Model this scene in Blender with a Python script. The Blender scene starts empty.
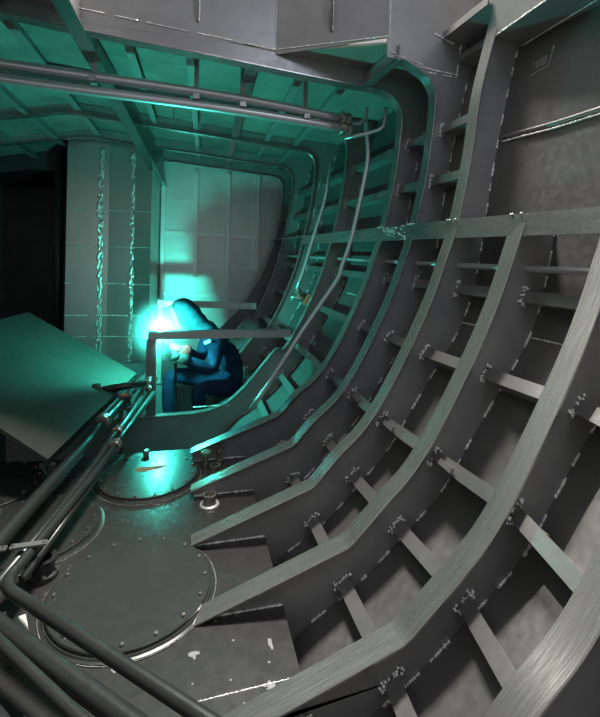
import bpy, bmesh, math, random
from mathutils import Vector, Matrix
random.seed(7)
SC = bpy.context.scene
COL = SC.collection
V = Vector

# ------------------------------------------------------------------ materials
def mat(name, base, rough=.4, metal=.8, var=.25, scale=6., bump=.05, stretch=(1, 1, 1), tint=None,
        spec=.5, coat=0., rvar=.12):
    m = bpy.data.materials.new(name); m.use_nodes = True
    nt = m.node_tree; N = nt.nodes; L = nt.links
    b = N['Principled BSDF']
    tc = N.new('ShaderNodeTexCoord'); mp = N.new('ShaderNodeMapping')
    mp.inputs['Scale'].default_value = stretch
    L.new(tc.outputs['Object'], mp.inputs['Vector'])
    n1 = N.new('ShaderNodeTexNoise'); n1.inputs['Scale'].default_value = scale
    n1.inputs['Detail'].default_value = 6; n1.inputs['Roughness'].default_value = .65
    L.new(mp.outputs['Vector'], n1.inputs['Vector'])
    n2 = N.new('ShaderNodeTexNoise'); n2.inputs['Scale'].default_value = scale * 9
    n2.inputs['Detail'].default_value = 3
    L.new(mp.outputs['Vector'], n2.inputs['Vector'])
    cr = N.new('ShaderNodeValToRGB')
    lo = [c * (1 - var) for c in base]; hi = [min(1, c * (1 + var)) for c in base]
    if tint: lo = [a * (1 - .5) + t * .5 for a, t in zip(lo, tint)]
    cr.color_ramp.elements[0].position = .3; cr.color_ramp.elements[1].position = .7
    cr.color_ramp.elements[0].color = (*lo, 1); cr.color_ramp.elements[1].color = (*hi, 1)
    L.new(n1.outputs['Fac'], cr.inputs['Fac']); L.new(cr.outputs['Color'], b.inputs['Base Color'])
    mr = N.new('ShaderNodeMapRange')
    mr.inputs['To Min'].default_value = max(.05, rough - rvar); mr.inputs['To Max'].default_value = min(1, rough + rvar)
    mr.inputs['From Min'].default_value = .3; mr.inputs['From Max'].default_value = .7
    L.new(n2.outputs['Fac'], mr.inputs['Value']); L.new(mr.outputs['Result'], b.inputs['Roughness'])
    b.inputs['Metallic'].default_value = metal
    b.inputs['Specular IOR Level'].default_value = spec
    b.inputs['Coat Weight'].default_value = coat
    if bump:
        bp = N.new('ShaderNodeBump'); bp.inputs['Strength'].default_value = bump; bp.inputs['Distance'].default_value = .01
        L.new(n1.outputs['Fac'], bp.inputs['Height']); L.new(bp.outputs['Normal'], b.inputs['Normal'])
    return m

M = {}
M['plate'] = mat('dark_mill_steel', (.125, .122, .115), .42, .45, .14, 3.5, .03)
M['web'] = mat('dark_web_steel', (.27, .265, .26), .37, .4, .16, 3, .015, rvar=.04)
M['flange'] = mat('ground_steel', (.32, .315, .30), .27, .80, .10, 5, .006, (.25, 9, .25), rvar=.06)
M['longbar'] = mat('ground_long_bar_steel', (.32, .315, .30), .28, .8, .10, 5, .006, (9, .25, 9), rvar=.05)
M['stringer'] = mat('bright_bar_steel', (.24, .235, .225), .36, .65, .12, 6, 0, rvar=.05)
M['weld'] = mat('weld_metal', (.85, .83, .79), .33, .6, .2, 40, .0)
M['deckplate'] = mat('deck_underside_steel', (.32, .32, .275), .48, .25, .3, 2.6, .04)
M['beam'] = mat('deck_beam_steel', (.40, .40, .38), .4, .45, .12, 5, .03)
M['tank'] = mat('tank_top_steel', (.07, .068, .065), .28, .6, .12, 3, .01, rvar=.03)
M['cover'] = mat('cover_plate_steel', (.092, .096, .088), .25, .7, .10, 3, .008, rvar=.03)
M['bulk'] = mat('bulkhead_steel', (.84, .84, .82), .40, .40, .06, 2.2, .015, rvar=.05)
M['bulkbar'] = mat('bulkhead_bar_steel', (.97, .97, .95), .38, .35, .03, 5, .01, rvar=.04)
M['panel'] = mat('brushed_plate', (.62, .60, .56), .31, .84, .10, 2, 0, (1, 1, .35), rvar=.03)
M['heat'] = mat('heat_marked_weld', (.75, .73, .68), .34, .7, .2, 18, .1)
M['pipe'] = mat('dark_pipe_steel', (.055, .058, .056), .33, .6, .15, 6, .01, rvar=.03)
M['pipeb'] = mat('bright_pipe_steel', (.56, .56, .56), .33, .6, .04, 5, 0, rvar=.0)
M['board'] = mat('primed_plate', (.05, .055, .045), .5, .2, .2, 4, .03)
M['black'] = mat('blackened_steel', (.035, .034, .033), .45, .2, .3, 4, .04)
M['light'] = mat('pale_bare_steel', (.6, .58, .54), .4, .5, .25, 20, .2)
M['rust'] = mat('rust_patch', (.36, .17, .09), .8, 0, .35, 25, .1)
M['orange'] = mat('orange_paint', (.85, .28, .12), .5, 0, .1, 10, 0)
M['brass'] = mat('fitting_metal', (.4, .38, .33), .3, .9, .2, 15, .05)
M['green'] = mat('green_cap', (.12, .32, .2), .5, 0, .15, 10, 0)
M['cloth'] = mat('navy_coverall', (.008, .018, .05), .8, 0, .35, 14, .4, spec=.2)
M['hood'] = mat('blue_hood_cloth', (.012, .06, .085), .8, 0, .3, 12, .4, spec=.2)
M['mask'] = mat('grey_mask_shell', (.6, .6, .6), .45, 0, .1, 8, 0)
M['lens'] = mat('dark_lens', (.01, .015, .012), .1, 0, .1, 8, 0)
M['skin'] = mat('skin', (.5, .3, .22), .5, 0, .1, 10, .03)
M['redglove'] = mat('red_leather', (.42, .03, .03), .65, 0, .3, 18, .3)
M['darkglove'] = mat('dark_leather', (.025, .022, .02), .6, 0, .3, 18, .3)
M['pale'] = mat('pale_patch', (.75, .78, .78), .7, 0, .1, 8, 0)
M['boot'] = mat('boot_leather', (.02, .018, .016), .5, 0, .2, 14, .1)
M['rubber'] = mat('black_rubber', (.015, .015, .015), .5, 0, .2, 14, 0)
M['chalk'] = mat('chalk', (.55, .56, .55), .9, 0, .2, 60, 0)
M['grey'] = mat('grey_paint_spot', (.22, .22, .21), .7, 0, .25, 30, 0)

# ------------------------------------------------------------------ helpers
def finish(bm, name, m, parent=None, smooth=False, loc=None):
    bmesh.ops.recalc_face_normals(bm, faces=bm.faces)
    me = bpy.data.meshes.new(name); bm.to_mesh(me); bm.free()
    me.materials.append(M[m] if isinstance(m, str) else m)
    if smooth:
        for p in me.polygons: p.use_smooth = True
    o = bpy.data.objects.new(name, me); COL.objects.link(o)
    if name in ('weld_bead', 'weld_seam', 'paint_fleck'): o['kind'] = 'stuff'
    if parent is not None:
        o.parent = parent
        o.location = -V(parent.location)
    return o

def thing(name, label, cat, loc=(0, 0, 0), group=None):
    o = bpy.data.objects.new(name, None); COL.objects.link(o); o.location = loc
    o.empty_display_size = .1
    o['label'] = label; o['category'] = cat
    if group: o['group'] = group
    return o

def tag(o, label, cat, group=None):
    o['label'] = label; o['category'] = cat
    if group: o['group'] = group
    return o

def struct(o, label=None):
    o['kind'] = 'structure'
    if label: o['label'] = label
    return o

def prism(bm, poly, d, mapf):
    """extrude a 2-D polygon by d along the third axis; mapf(u,v,w)->xyz"""
    a = [bm.verts.new(mapf(u, v, 0)) for u, v in poly]
    b = [bm.verts.new(mapf(u, v, d)) for u, v in poly]
    n = len(poly)
    bm.faces.new(a); bm.faces.new(b[::-1])
    for i in range(n):
        j = (i + 1) % n
        bm.faces.new((a[i], a[j], b[j], b[i]))

def box(bm, lo, hi):
    x0, y0, z0 = lo; x1, y1, z1 = hi
    prism(bm, [(x0, y0), (x1, y0), (x1, y1), (x0, y1)], z1 - z0, lambda u, v, w: (u, v, z0 + w))

def obox(bm, c, ax, ay, az):
    """oriented box: centre and three half-axis vectors"""
    c = V(c); ax = V(ax); ay = V(ay); az = V(az)
    vs = [bm.verts.new(c + ax * i + ay * j + az * k) for i in (-1, 1) for j in (-1, 1) for k in (-1, 1)]
    for f in ((0, 1, 3, 2), (4, 6, 7, 5), (0, 4, 5, 1), (2, 3, 7, 6), (0, 2, 6, 4), (1, 5, 7, 3)):
        bm.faces.new([vs[i] for i in f])

def bar(bm, p, q, w, h, up=(0, 0, 1)):
    p = V(p); q = V(q); d = (q - p); L = d.length; d.normalize()
    s = d.cross(V(up)); s.normalize(); u = s.cross(d)
    obox(bm, (p + q) / 2, d * L / 2, s * w / 2, u * h / 2)

def smooth_path(pts, k=6):
    pts = [V(p) for p in pts]; out = []
    for i in range(len(pts) - 1):
        p0 = pts[max(0, i - 1)]; p1 = pts[i]; p2 = pts[i + 1]; p3 = pts[min(len(pts) - 1, i + 2)]
        for j in range(k):
            t = j / k
            out.append(.5 * ((2 * p1) + (p2 - p0) * t + (2 * p0 - 5 * p1 + 4 * p2 - p3) * t * t + (3 * p1 - p0 - 3 * p2 + p3) * t ** 3))
    out.append(pts[-1]); return out

def round_path(pts, r=.04, k=5):
    """polyline with filleted corners"""
    pts = [V(p) for p in pts]; out = [pts[0]]
    for i in range(1, len(pts) - 1):
        a = pts[i - 1] - pts[i]; b = pts[i + 1] - pts[i]
        ra = min(r, a.length * .45); rb = min(r, b.length * .45)
        A = pts[i] + a.normalized() * ra; B = pts[i] + b.normalized() * rb
        for j in range(k + 1):
            t = j / k
            out.append(A * (1 - t) ** 2 + pts[i] * 2 * t * (1 - t) + B * t * t)
    out.append(pts[-1]); return out

def tube(bm, pts, r, seg=14, caps=True):
    pts = [V(p) for p in pts]; n = len(pts)
    rr = r if isinstance(r, (list, tuple)) else [r] * n
    rings = []; nrm = None
    for i in range(n):
        t = (pts[min(n - 1, i + 1)] - pts[max(0, i - 1)]).normalized()
        if nrm is None:
            nrm = t.orthogonal().normalized()
        nrm = (nrm - t * nrm.dot(t)).normalized()
        bn = t.cross(nrm)
        rings.append([bm.verts.new(pts[i] + (nrm * math.cos(a) + bn * math.sin(a)) * rr[i])
                      for a in [2 * math.pi * k / seg for k in range(seg)]])
    for i in range(n - 1):
        for k in range(seg):
            bm.faces.new((rings[i][k], rings[i][(k + 1) % seg], rings[i + 1][(k + 1) % seg], rings[i + 1][k]))
    if caps:
        bm.faces.new(rings[0]); bm.faces.new(rings[-1][::-1])

def lathe(bm, c, prof, seg=24, axis=(0, 0, 1)):
    c = V(c); ax = V(axis).normalized(); e1 = ax.orthogonal().normalized(); e2 = ax.cross(e1)
    rings = []
    for r, h in prof:
        r = max(r, .0004)
        rings.append([bm.verts.new(c + ax * h + (e1 * math.cos(a) + e2 * math.sin(a)) * r)
                      for a in [2 * math.pi * k / seg for k in range(seg)]])
    for i in range(len(rings) - 1):
        for k in range(seg):
            bm.faces.new((rings[i][k], rings[i][(k + 1) % seg], rings[i + 1][(k + 1) % seg], rings[i + 1][k]))
    bm.faces.new(rings[0]); bm.faces.new(rings[-1][::-1])

def hexnut(bm, c, r, h, axis=(0, 0, 1)):
    lathe(bm, c, [(r, 0), (r, h * .8), (r * .85, h)], 6, axis)

def blob(bm, c, r, sq=(1, 1, 1)):
    m = Matrix.Translation(c) @ Matrix.Diagonal((*[s * r * random.uniform(.75, 1.25) for s in sq], 1))
    bmesh.ops.create_icosphere(bm, subdivisions=1, radius=1, matrix=m)

def bead(bm, pts, r=.006, on=None, off=None, jit=.3):
    """weld bead along a polyline: overlapping small blobs, stitched (on/off) when asked"""
    pts = [V(p) for p in pts]; pos = 0.; state = True; left = on or 1e9
    for i in range(len(pts) - 1):
        d = pts[i + 1] - pts[i]; L = d.length
        if L < 1e-6: continue
        s = 0.
        while s < L:
            if state:
                blob(bm, pts[i] + d * (s / L), r * random.uniform(1 - jit, 1 + jit))
            step = r * 1.5; s += step; left -= step
            if on and left <= 0:
                state = not state
                left = (on if state else off) * random.uniform(.5, 1.4)

def shade(o, deg=35):
    me = o.data
    for p in me.polygons: p.use_smooth = True
    try: me.set_sharp_from_angle(angle=math.radians(deg))
    except Exception: pass
    return o

# ------------------------------------------------------------------ hull section
S = .4                                                    # near frame spacing
def taper(x, z, y):                                       # the hull narrows a little forward
    d = .035 * (y - 2.) * min(1, max(0, (z + 1.05) / 1.2))
    if y < 2: d -= (.10 * (2. - y) if y > 1.2 else .08 * max(0, (y - .8) / .4)) * min(1, max(0, (z + 1.30) / .34))
    return x - d
INNER = [(.03, -1.258), (.30, -1.160), (.560, -1.066), (.585, -1.046), (.625, -1.0), (.70, -.92), (.80, -.83), (.89, -.71), (.98, -.555),
         (1.08, -.36), (1.16, -.18), (1.22, -.01), (1.27, .14), (1.32, .36), (1.355, .56), (1.375, .72)]
CORNER = [(1.388, .86), (1.388, .93), (1.372, .985), (1.335, 1.035), (1.28, 1.07), (1.20, 1.088)]
DECKIN = [(.93, 1.105), (.55, 1.137), (.16, 1.17), (-.25, 1.203), (-.65, 1.237), (-1.06, 1.272), (-1.35, 1.22), (-1.7, 1.155), (-2.2, 1.06), (-2.75, .95)]
FLARE = [(1.40, .86), (1.44, 1.02), (1.50, 1.25), (1.56, 1.5), (1.66, 1.9)]
SHELL = [(1.80, 2.0), (1.72, 1.5), (1.66, 1.2), (1.60, .97), (1.54, .7), (1.49, .43), (1.455, .2), (1.43, .02), (1.39, -.18), (1.335, -.33),
         (1.26, -.46), (1.165, -.6), (1.06, -.76), (.95, -.93), (.79, -1.1), (.62, -1.26), (.42, -1.39), (.28, -1.52), (0, -1.74), (-1.06, -1.98)]
def shx(z):
    for (x0, z0), (x1, z1) in zip(SHELL, SHELL[1:]):
        if z1 <= z <= z0: return x0 + (x1 - x0) * (z - z0) / (z1 - z0)
    return SHELL[-1][0]
def fine(pts, k=4):
    return [(p.x, p.y) for p in smooth_path([(x, z, 0) for x, z in pts], k)]
SHF = fine(SHELL, 4)

# hull shell (structure) : one curved plate
def shell_mesh():
    bm = bmesh.new()
    ys = [-1.2 + .2 * i for i in range(40)]
    inner = [[bm.verts.new((taper(x, z, y), y, z)) for x, z in SHF] for y in ys]
    outer = [[bm.verts.new((taper(x, z, y) + .012, y, z - .008)) for x, z in SHF] for y in ys]
    n = len(SHF); k = len(ys)
    for G in (inner, outer):
        for i in range(k - 1):
            for j in range(n - 1):
                bm.faces.new((G[i][j], G[i + 1][j], G[i + 1][j + 1], G[i][j + 1]))
    for i in range(k - 1):
        for j in (0, n - 1):
            bm.faces.new((inner[i][j], inner[i + 1][j], outer[i + 1][j], outer[i][j]))
    for j in range(n - 1):
        for i in (0, k - 1):
            bm.faces.new((inner[i][j], inner[i][j + 1], outer[i][j + 1], outer[i][j]))
    return bm
wr = finish(shell_mesh(), 'wall_right', 'plate', smooth=True); struct(wr)

# web + flange of a frame
def frame_web(bm, inner, outer, y, th=.010):
    poly = [(taper(x, z, y), z) for x, z in inner] + [(taper(x, z, y), z) for x, z in reversed(outer)]
    prism(bm, poly, th, lambda u, v, w: (u, y - th / 2 + w, v))

def frame_flange(bm, inner, y, width=.085, th=.011, sniped=True):
    pts = [V((taper(x, z, y), y, z)) for x, z in inner]; n = len(pts)
    rings = []
    tot = 0; acc = [0]
    for i in range(1, n): tot += (pts[i] - pts[i - 1]).length; acc.append(tot)
    for i in range(n):
        t = (pts[min(n - 1, i + 1)] - pts[max(0, i - 1)]).normalized()
        nr = V((0, 1, 0)).cross(t)                        # in-plane normal
        w = width / 2
        if sniped: w *= min(1, .88 + acc[i] / .06 * .12)
        c = .0025; h = th / 2
        sec = [(-w, -h + c), (-w + c, -h), (w - c, -h), (w, -h + c), (w, h - c), (w - c, h), (-w + c, h), (-w, h - c)]
        rings.append([bm.verts.new(pts[i] + V((0, a, 0)) + nr * b) for a, b in sec])
    for i in range(n - 1):
        for k in range(8):
            bm.faces.new((rings[i][k], rings[i][(k + 1) % 8], rings[i + 1][(k + 1) % 8], rings[i + 1][k]))
    bm.faces.new(rings[0]); bm.faces.new(rings[-1][::-1])

STR = [(1.295, -.165), (1.125, -.475), (.905, -.79), (.76, -1.04), (.57, -1.225)]   # shell stringers, lower
STRU = [(1.385, .43), (1.445, .74)]                                                # and above the band
def shell_normal(x, z):
    best = min(range(len(SHF) - 1), key=lambda i: (SHF[i][0] - x) ** 2 + (SHF[i][1] - z) ** 2)
    a = V((SHF[best][0], SHF[best][1])); b = V((SHF[best + 1][0], SHF[best + 1][1])); t = (b - a).normalized()
    n = V((-t.y, t.x))
    if n.dot(V((x, z)) - a) < 0: n = -n
    return n, t, a

STUB = [(.045, -1.279), (.352, -1.279), (.362, -1.43)]
def outer_low(zmax):
    return STUB + [(x, z) for x, z in reversed(SHF) if -1.42 < z <= zmax]

def weld_runs(y, zmax, side=-1, with_upper=False):
    bm = bmesh.new()
    yy = y + side * .009
    bead(bm, [(.05, yy, -1.276), (.35, yy, -1.276)], .006)
    bead(bm, [(taper(x, z, y) - .004, yy, z) for x, z in reversed(SHF) if -1.38 < z <= zmax], .0056, .06, .07)
    for x, z in STR + (STRU if with_upper else []):
        if z > zmax: continue
        n, t, _ = shell_normal(x, z)
        for s in (-.028, 0., .028):
            c = V((taper(x, z, y) + t.x * s, yy, z + t.y * s))
            for _ in range(9):
                blob(bm, c + V((random.uniform(-.013, .013), random.uniform(-.005, .002), random.uniform(-.013, .013))), .0058)
        for d in (.02, .045, .07):
            blob(bm, V((taper(x, z, y) - n.x * d + t.x * .012, yy, z - n.y * d + t.y * .012)), .0065)
    return bm

def hull_frame(y, inner, outer, label, zmax, width=.085, group='side frames of the hull', upper=False, fl='flange'):
    dz = (0 if y < 1 else .055 * (y - 2.)) if y < 2 else min(.04, .05 * (y - 2.05))
    inner = [(x, z + dz * max(0, min(1, (.95 - x) / .3)) if z < -.5 else z) for x, z in inner]
    outer = [(x + .007, z - .005) if (x > .36 and z < 1.) else (x, z) for x, z in outer]
    t = thing('hull_frame', label, 'frame', (taper(1.2, 0, y), y, -1.25), group)
    bm = bmesh.new(); frame_web(bm, inner, outer, y); finish(bm, 'web', 'web', t)
    bm = bmesh.new(); frame_flange(bm, inner, y, width); shade(finish(bm, 'flange', fl, t), 40)
    bm = weld_runs(y, zmax, -1, upper)
    if y == 2.4:
        bead(bm, [(1.27, 2.392, 1.10), (1.40, 2.392, 1.085), (1.53, 2.392, 1.075)], .005)
        bead(bm, [(1.34, 2.392, 1.07), (1.52, 2.392, 1.06)], .005, .05, .03)
        bead(bm, [(1.525, 2.392, 1.07), (1.56, 2.392, 1.3)], .005)
        bead(bm, [(1.10, 2.392, 1.16), (1.30, 2.392, 1.11)], .004, .1, .05)
        bead(bm, [(1.38, 2.392, 1.30), (1.50, 2.392, 1.26)], .006); bead(bm, [(1.09, 2.392, 1.15), (1.09, 2.392, 1.6)], .004)
    finish(bm, 'weld_bead', 'weld', t, True)
    n, tg, _ = shell_normal(*STR[2]); x, z = taper(STR[2][0], STR[2][1], y) + n.x * .008, STR[2][1] + n.y * .008
    bm = bmesh.new(); obox(bm, (x, y - .075, z), (tg.x * .011, 0, tg.y * .011), (0, .07, 0), (n.x * .005, 0, n.y * .005)); finish(bm, 'lug', 'stringer', t)
    return t

LOW = [p for p in INNER]
def bend(pts):                                            # keep the knuckle crisp, smooth the rest
    return pts[:3] + fine(pts[3:], 4)
BAND = [p for p in INNER if p[1] <= .15]
low_in = bend(BAND)
hull_frame(.8, low_in, outer_low(.15), 'bright ground frame in the bottom right corner, closest to the viewer', .15)
hull_frame(1.2, low_in, outer_low(.15), 'second frame from the near end, its flange leaving the bottom edge of the view', .15)
hull_frame(1.6, low_in, outer_low(.15), 'frame ending under the band beside the plain upper plate, third from the near end', .15)
f5 = bend(INNER + FLARE)
hull_frame(2.0, f5, outer_low(1.9), 'frame with a wide web running straight up past the band, nearest full-height frame', 1.3)
f6 = bend(INNER + CORNER[:5] + [(1.20, 1.11), (1.13, 1.13)])
o6 = outer_low(1.66) + [(1.09, 1.66), (1.09, 1.13)]
hull_frame(2.4, f6, o6, 'frame with a rounded top corner that stops at the hatch edge', 1.1, upper=True)
def loop_in(x_end):
    return bend(INNER + CORNER + [p for p in DECKIN if p[0] >= x_end])
def loop_out(x_end, up=.11):
    top = [(1.655, 1.175)] + [(x, z + up) for x, z in DECKIN if x >= x_end]
    return outer_low(1.16) + top
hull_frame(2.8, loop_in(-2.8), loop_out(-2.8, .115), 'frame joined by a rounded corner to the deck beam along the hatch end', 1.1, upper=True)
def floor_frame(y, label, fl='flange'):
    inn = [(-1.3, -1.33), (-.6, -1.33), (-.1, -1.325), (.12, -1.315), (.27, -1.275), (.36, -1.22), (.45, -1.14), (.53, -1.05), (.63, -.94), (.74, -.825)] + \
        [(x - .0, z) for x, z in INNER[6:]]
    inn = fine(inn, 3) + fine(CORNER + [p for p in DECKIN], 3)
    out = [(-1.3, -1.99)] + [(x, z) for x, z in reversed(SHF) if -1.96 < z <= 1.16] + [(1.655, 1.175)] + [(x, z + .115) for x, z in DECKIN]
    t = thing('hull_frame', label, 'frame', (taper(1.2, 0, y), y, -1.3), 'side frames of the hull')
    bm = bmesh.new(); frame_web(bm, inn, out, y); finish(bm, 'web', 'web', t)
    bm = bmesh.new(); frame_flange(bm, inn, y, .06, .009, False); shade(finish(bm, 'flange', fl, t), 40)
    finish(weld_runs(y, 1.1, -1, True), 'weld_bead', 'weld', t, True)
floor_frame(3.76, 'deep floor frame in front of the crouching welder, curving up to the deck')
floor_frame(4.68, 'teal-lit frame just behind the welder, meeting the deck in a rounded corner')
floor_frame(5.62, 'last full frame in front of the far bulkhead')

# ------------------------------------------------------------------ shell stringers
def stringer(x, z, label, y0=.3, y1=6.4, w=.05, th=.008):
    t_ = thing('shell_stringer', label, 'stringer', (x, y0, z), 'stringers along the hull side')
    n, tg, a = shell_normal(x, z)
    bm = bmesh.new(); bw = bmesh.new(); kk = max(4, round((y1 - y0) / .1)); ys = [y0 + (y1 - y0) * i / kk for i in range(kk + 1)]
    def strip(b, uo, vo, du, dv):
        # section rectangle in (tangent, normal) coordinates, swept along y
        rings = []
        for y in ys:
            c = V((taper(x, z, y), z))
            rings.append([b.verts.new((c.x + tg.x * u + n.x * v, y, c.y + tg.y * u + n.y * v))
                          for u, v in ((uo - du, vo - dv), (uo + du, vo - dv), (uo + du, vo + dv), (uo - du, vo + dv))])
        for i in range(len(ys) - 1):
            for k in range(4):
                b.faces.new((rings[i][k], rings[i][(k + 1) % 4], rings[i + 1][(k + 1) % 4], rings[i + 1][k]))
        b.faces.new(rings[0]); b.faces.new(rings[-1][::-1])
    strip(bm, 0, 0, w / 2, th / 2)
    dist = abs((V((x, z)) - a).dot(n))
    strip(bw, w * .25, -dist / 2, th / 2, dist / 2)
    finish(bm, 'face_bar', 'stringer', t_); finish(bw, 'web', 'web', t_)
names = ['shell stringer just under the round rail', 'shell stringer at mid height between the frames', 'shell stringer standing almost flush with the frame flanges',
         'shell stringer crossing the lower bend of the frames', 'lowest shell stringer, beside the tank top edge']
for (x, z), l in zip(STR, names): stringer(x, z, l)
stringer(1.385, .43, 'shell stringer first above the flat band, behind the full-height frames', 2.02)
stringer(1.445, .74, 'shell stringer second above the flat band, below the rounded frame corners', 2.02)
stringer(1.55, 1.17, 'short stringer at deck level between the two tallest frames', 2.0, 2.4)

stringer(1.45, 1.30, 'uppermost short stringer between the two tallest frames, at the top edge', 2.0, 2.4)

# wide flat band and round rail
t = thing('flat_band', 'wide flat steel band running level across all the frames', 'stringer', (1.28, .3, .13))
def run_plate(pts_section, y0, y1, nn=46):
    bm = bmesh.new(); rings = []
    for i in range(nn + 1):
        y = y0 + (y1 - y0) * i / nn
        rings.append([bm.verts.new((taper(x, z, y), y, z)) for x, z in pts_section])
    k = len(pts_section)
    for i in range(nn):
        for j in range(k): bm.faces.new((rings[i][j], rings[i][(j + 1) % k], rings[i + 1][(j + 1) % k], rings[i + 1][j]))
    bm.faces.new(rings[0]); bm.faces.new(rings[-1][::-1])
    return bm
finish(run_plate([(1.250, .085), (1.26, .085), (1.278, .178), (1.268, .178)], .2, 4.72), 'face_plate', 'longbar', t)
finish(run_plate([(1.274, .166), (1.37, .166), (1.37, .176), (1.274, .176)], .2, 6.4), 'shelf_plate', 'web', t)
bm = bmesh.new()
for y in (1.2, 1.6, 2.0, 2.4, 2.8):
    for _ in range(18): blob(bm, V((taper(1.262, .13, y) + random.uniform(-.004, .004), y + random.uniform(-.045, .045), random.choice((.086, .178)))), .0045)
for _ in range(60): blob(bm, V((taper(1.256, .13, 2.6), random.uniform(2.44, 2.76), random.uniform(.09, .172))), .006, (.5, 1.2, 1))
finish(bm, 'weld_bead', 'weld', t, True)
bm = bmesh.new(); tube(bm, [(taper(1.31, -.05, y), y, -.05) for y in [.3 + .1 * i for i in range(61)]], .014)
tag(finish(bm, 'round_rail', 'pipeb', None, True), 'thin round steel rail just below the flat band', 'rail')

# ------------------------------------------------------------------ plain upper plate fittings (right)
t = thing('plate_swage', 'raised weld-edged swage line across the plain upper right plate', 'swage', (1.5, 1.2, .52))
bm = bmesh.new(); sw = []
for i in range(24):
    y = .3 + 1.66 * i / 23
    z = .595 + .003 * math.sin(i * .9); sw.append((taper(shx(z), z, y) - .008, y, z))
tube(bm, sw, .012, 8); finish(bm, 'swage_bar', 'stringer', t, True)
bm = bmesh.new(); bead(bm, [(x - .008, y, z - .022) for x, y, z in sw], .005)
finish(bm, 'weld_bead', 'weld', t, True)

t = thing('upper_girder', 'boxed girder at the top right, under the deck edge', 'girder', (1.6, 1.2, 1.1))
bm = bmesh.new(); prism(bm, [(1.47, 1.105), (1.70, 1.085), (1.70, 1.1), (1.47, 1.12)], 1.7, lambda u, v, w: (u, .3 + w, v)); finish(bm, 'bottom_plate', 'web', t)
bm = bmesh.new(); prism(bm, [(1.47, 1.12), (1.48, 1.12), (1.48, 1.6), (1.47, 1.6)], 1.7, lambda u, v, w: (u, .3 + w, v)); finish(bm, 'side_plate', 'web', t)
bm = bmesh.new(); bead(bm, [(1.47, .4, 1.108), (1.47, 1.98, 1.108)], .0045); bead(bm, [(1.635, .4, 1.083), (1.635, 1.98, 1.083)], .0045); finish(bm, 'weld_bead', 'weld', t, True)

# chalk figures "110" in a corner mark with an arrow, on the plain plate
def chalk():
    bm = bmesh.new()
    y0, z0 = 1.87, .905
    def pt(u, v):                                        # u forward->aft (to the right in view), v up
        y = y0 - u * .78; z = z0 + v * .78
        return V((taper(shx(z), z, y) - .004, y, z))
    def stroke(pts, r=.0014):
        tube(bm, [pt(*p) for p in pts], r, 5)
    stroke([(.0, .03), (.02, .036)]); stroke([(.0, .055), (.018, .052)])
    stroke([(.034, .005), (.037, .055)]); stroke([(.03, .047), (.037, .056)])
    stroke([(.056, .008), (.06, .058)]); stroke([(.052, .049), (.06, .059)])
    stroke([(.075, .012), (.078, .06), (.096, .064), (.094, .014), (.075, .012)])
    stroke([(.0, -.03), (.06, -.02), (.125, -.008)]); stroke([(.125, -.008), (.132, .05), (.135, .105)])
    stroke([(.125, .09), (.136, .112), (.141, .09)])
    return bm
tag(finish(chalk(), 'chalk_mark', 'chalk', None), 'chalked figures 110 in a corner line with an arrow on upper right plate', 'marking')

# seam welds on the shell plating
bm = bmesh.new()
for i, z in enumerate((-.335, )):
    bead(bm, [(taper(shx(z), z, y) - .003, y, z) for y in [.3 + .1 * k for k in range(34)]], .004)
finish(bm, 'weld_bead', 'weld', wr, True)
# ------------------------------------------------------------------ deck
def deck_z(x):
    P = [(1.655, 1.175)] + [(a, b + .115) for a, b in DECKIN]
    for (x0, z0), (x1, z1) in zip(P, P[1:]):
        if x1 <= x <= x0: return z0 + (z1 - z0) * (x - x0) / (x1 - x0)
    return P[-1][1]
def deck_plate():
    bm = bmesh.new()
    def slab(xs, y0, y1):
        poly = [(x, deck_z(x)) for x in xs] + [(x, deck_z(x) + .012) for x in reversed(xs)]
        prism(bm, poly, y1 - y0, lambda u, v, w: (u, y0 + w, v))
    full = [1.655, .93, .55, .16, -.25, -.65, -1.06, -1.35, -1.7, -2.2, -2.75]
    slab(full, 2.8, 6.52)
    slab([-.72, -1.06, -1.35, -1.7, -2.2, -2.75], .6, 2.8)
    # corner piece outboard of the slanted hatch corner
    poly = [(.5, 2.8), (1.09, 2.4), (1.655, 2.4), (1.655, 2.8)]
    a = [bm.verts.new((x, y, deck_z(x))) for x, y in poly]; b = [bm.verts.new((x, y, deck_z(x) + .012)) for x, y in poly]
    bm.faces.new(a); bm.faces.new(b[::-1])
    for i in range(4): bm.faces.new((a[i], a[(i + 1) % 4], b[(i + 1) % 4], b[i]))
    return bm
ceil = struct(finish(deck_plate(), 'ceiling', 'deckplate'))

# hatch coaming
t = thing('hatch_coaming', 'upright grey hatch coaming plates above the deck beam, with a slanted corner', 'coaming', (0, 2.8, 1.3))
bm = bmesh.new(); box(bm, (-.72, 2.794, 1.28), (.5, 2.806, 2.0)); finish(bm, 'end_plate', 'web', t)
bm = bmesh.new(); bar(bm, (.5, 2.8, 1.62), (1.09, 2.4, 1.62), .012, .76); finish(bm, 'slanted_plate', 'web', t)
bm = bmesh.new(); box(bm, (-.745, .6, 1.34), (-.733, 2.8, 2.0)); finish(bm, 'side_plate', 'web', t)
def coaming_rib(p, nrm, z0):
    p = V(p); nrm = V(nrm).normalized(); sd_ = V((0, 0, 1)).cross(nrm)
    bm = bmesh.new()
    prism(bm, [(0, z0), (.012, z0), (.055, z0 + .10), (.055, 2.0), (0, 2.0)], .014, lambda u, v, w: tuple(p + nrm * u + sd_ * (w - .007) + V((0, 0, v))))
    finish(bm, 'stiffener', 'stringer', t)
    bm = bmesh.new(); bead(bm, [p + nrm * .006 + sd_ * .012 + V((0, 0, z0 + .02 * k)) for k in range(20)], .0045); finish(bm, 'weld_bead', 'weld', t, True)
coaming_rib((.015, 2.794, 0), (0, -1, 0), 1.38)
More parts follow.
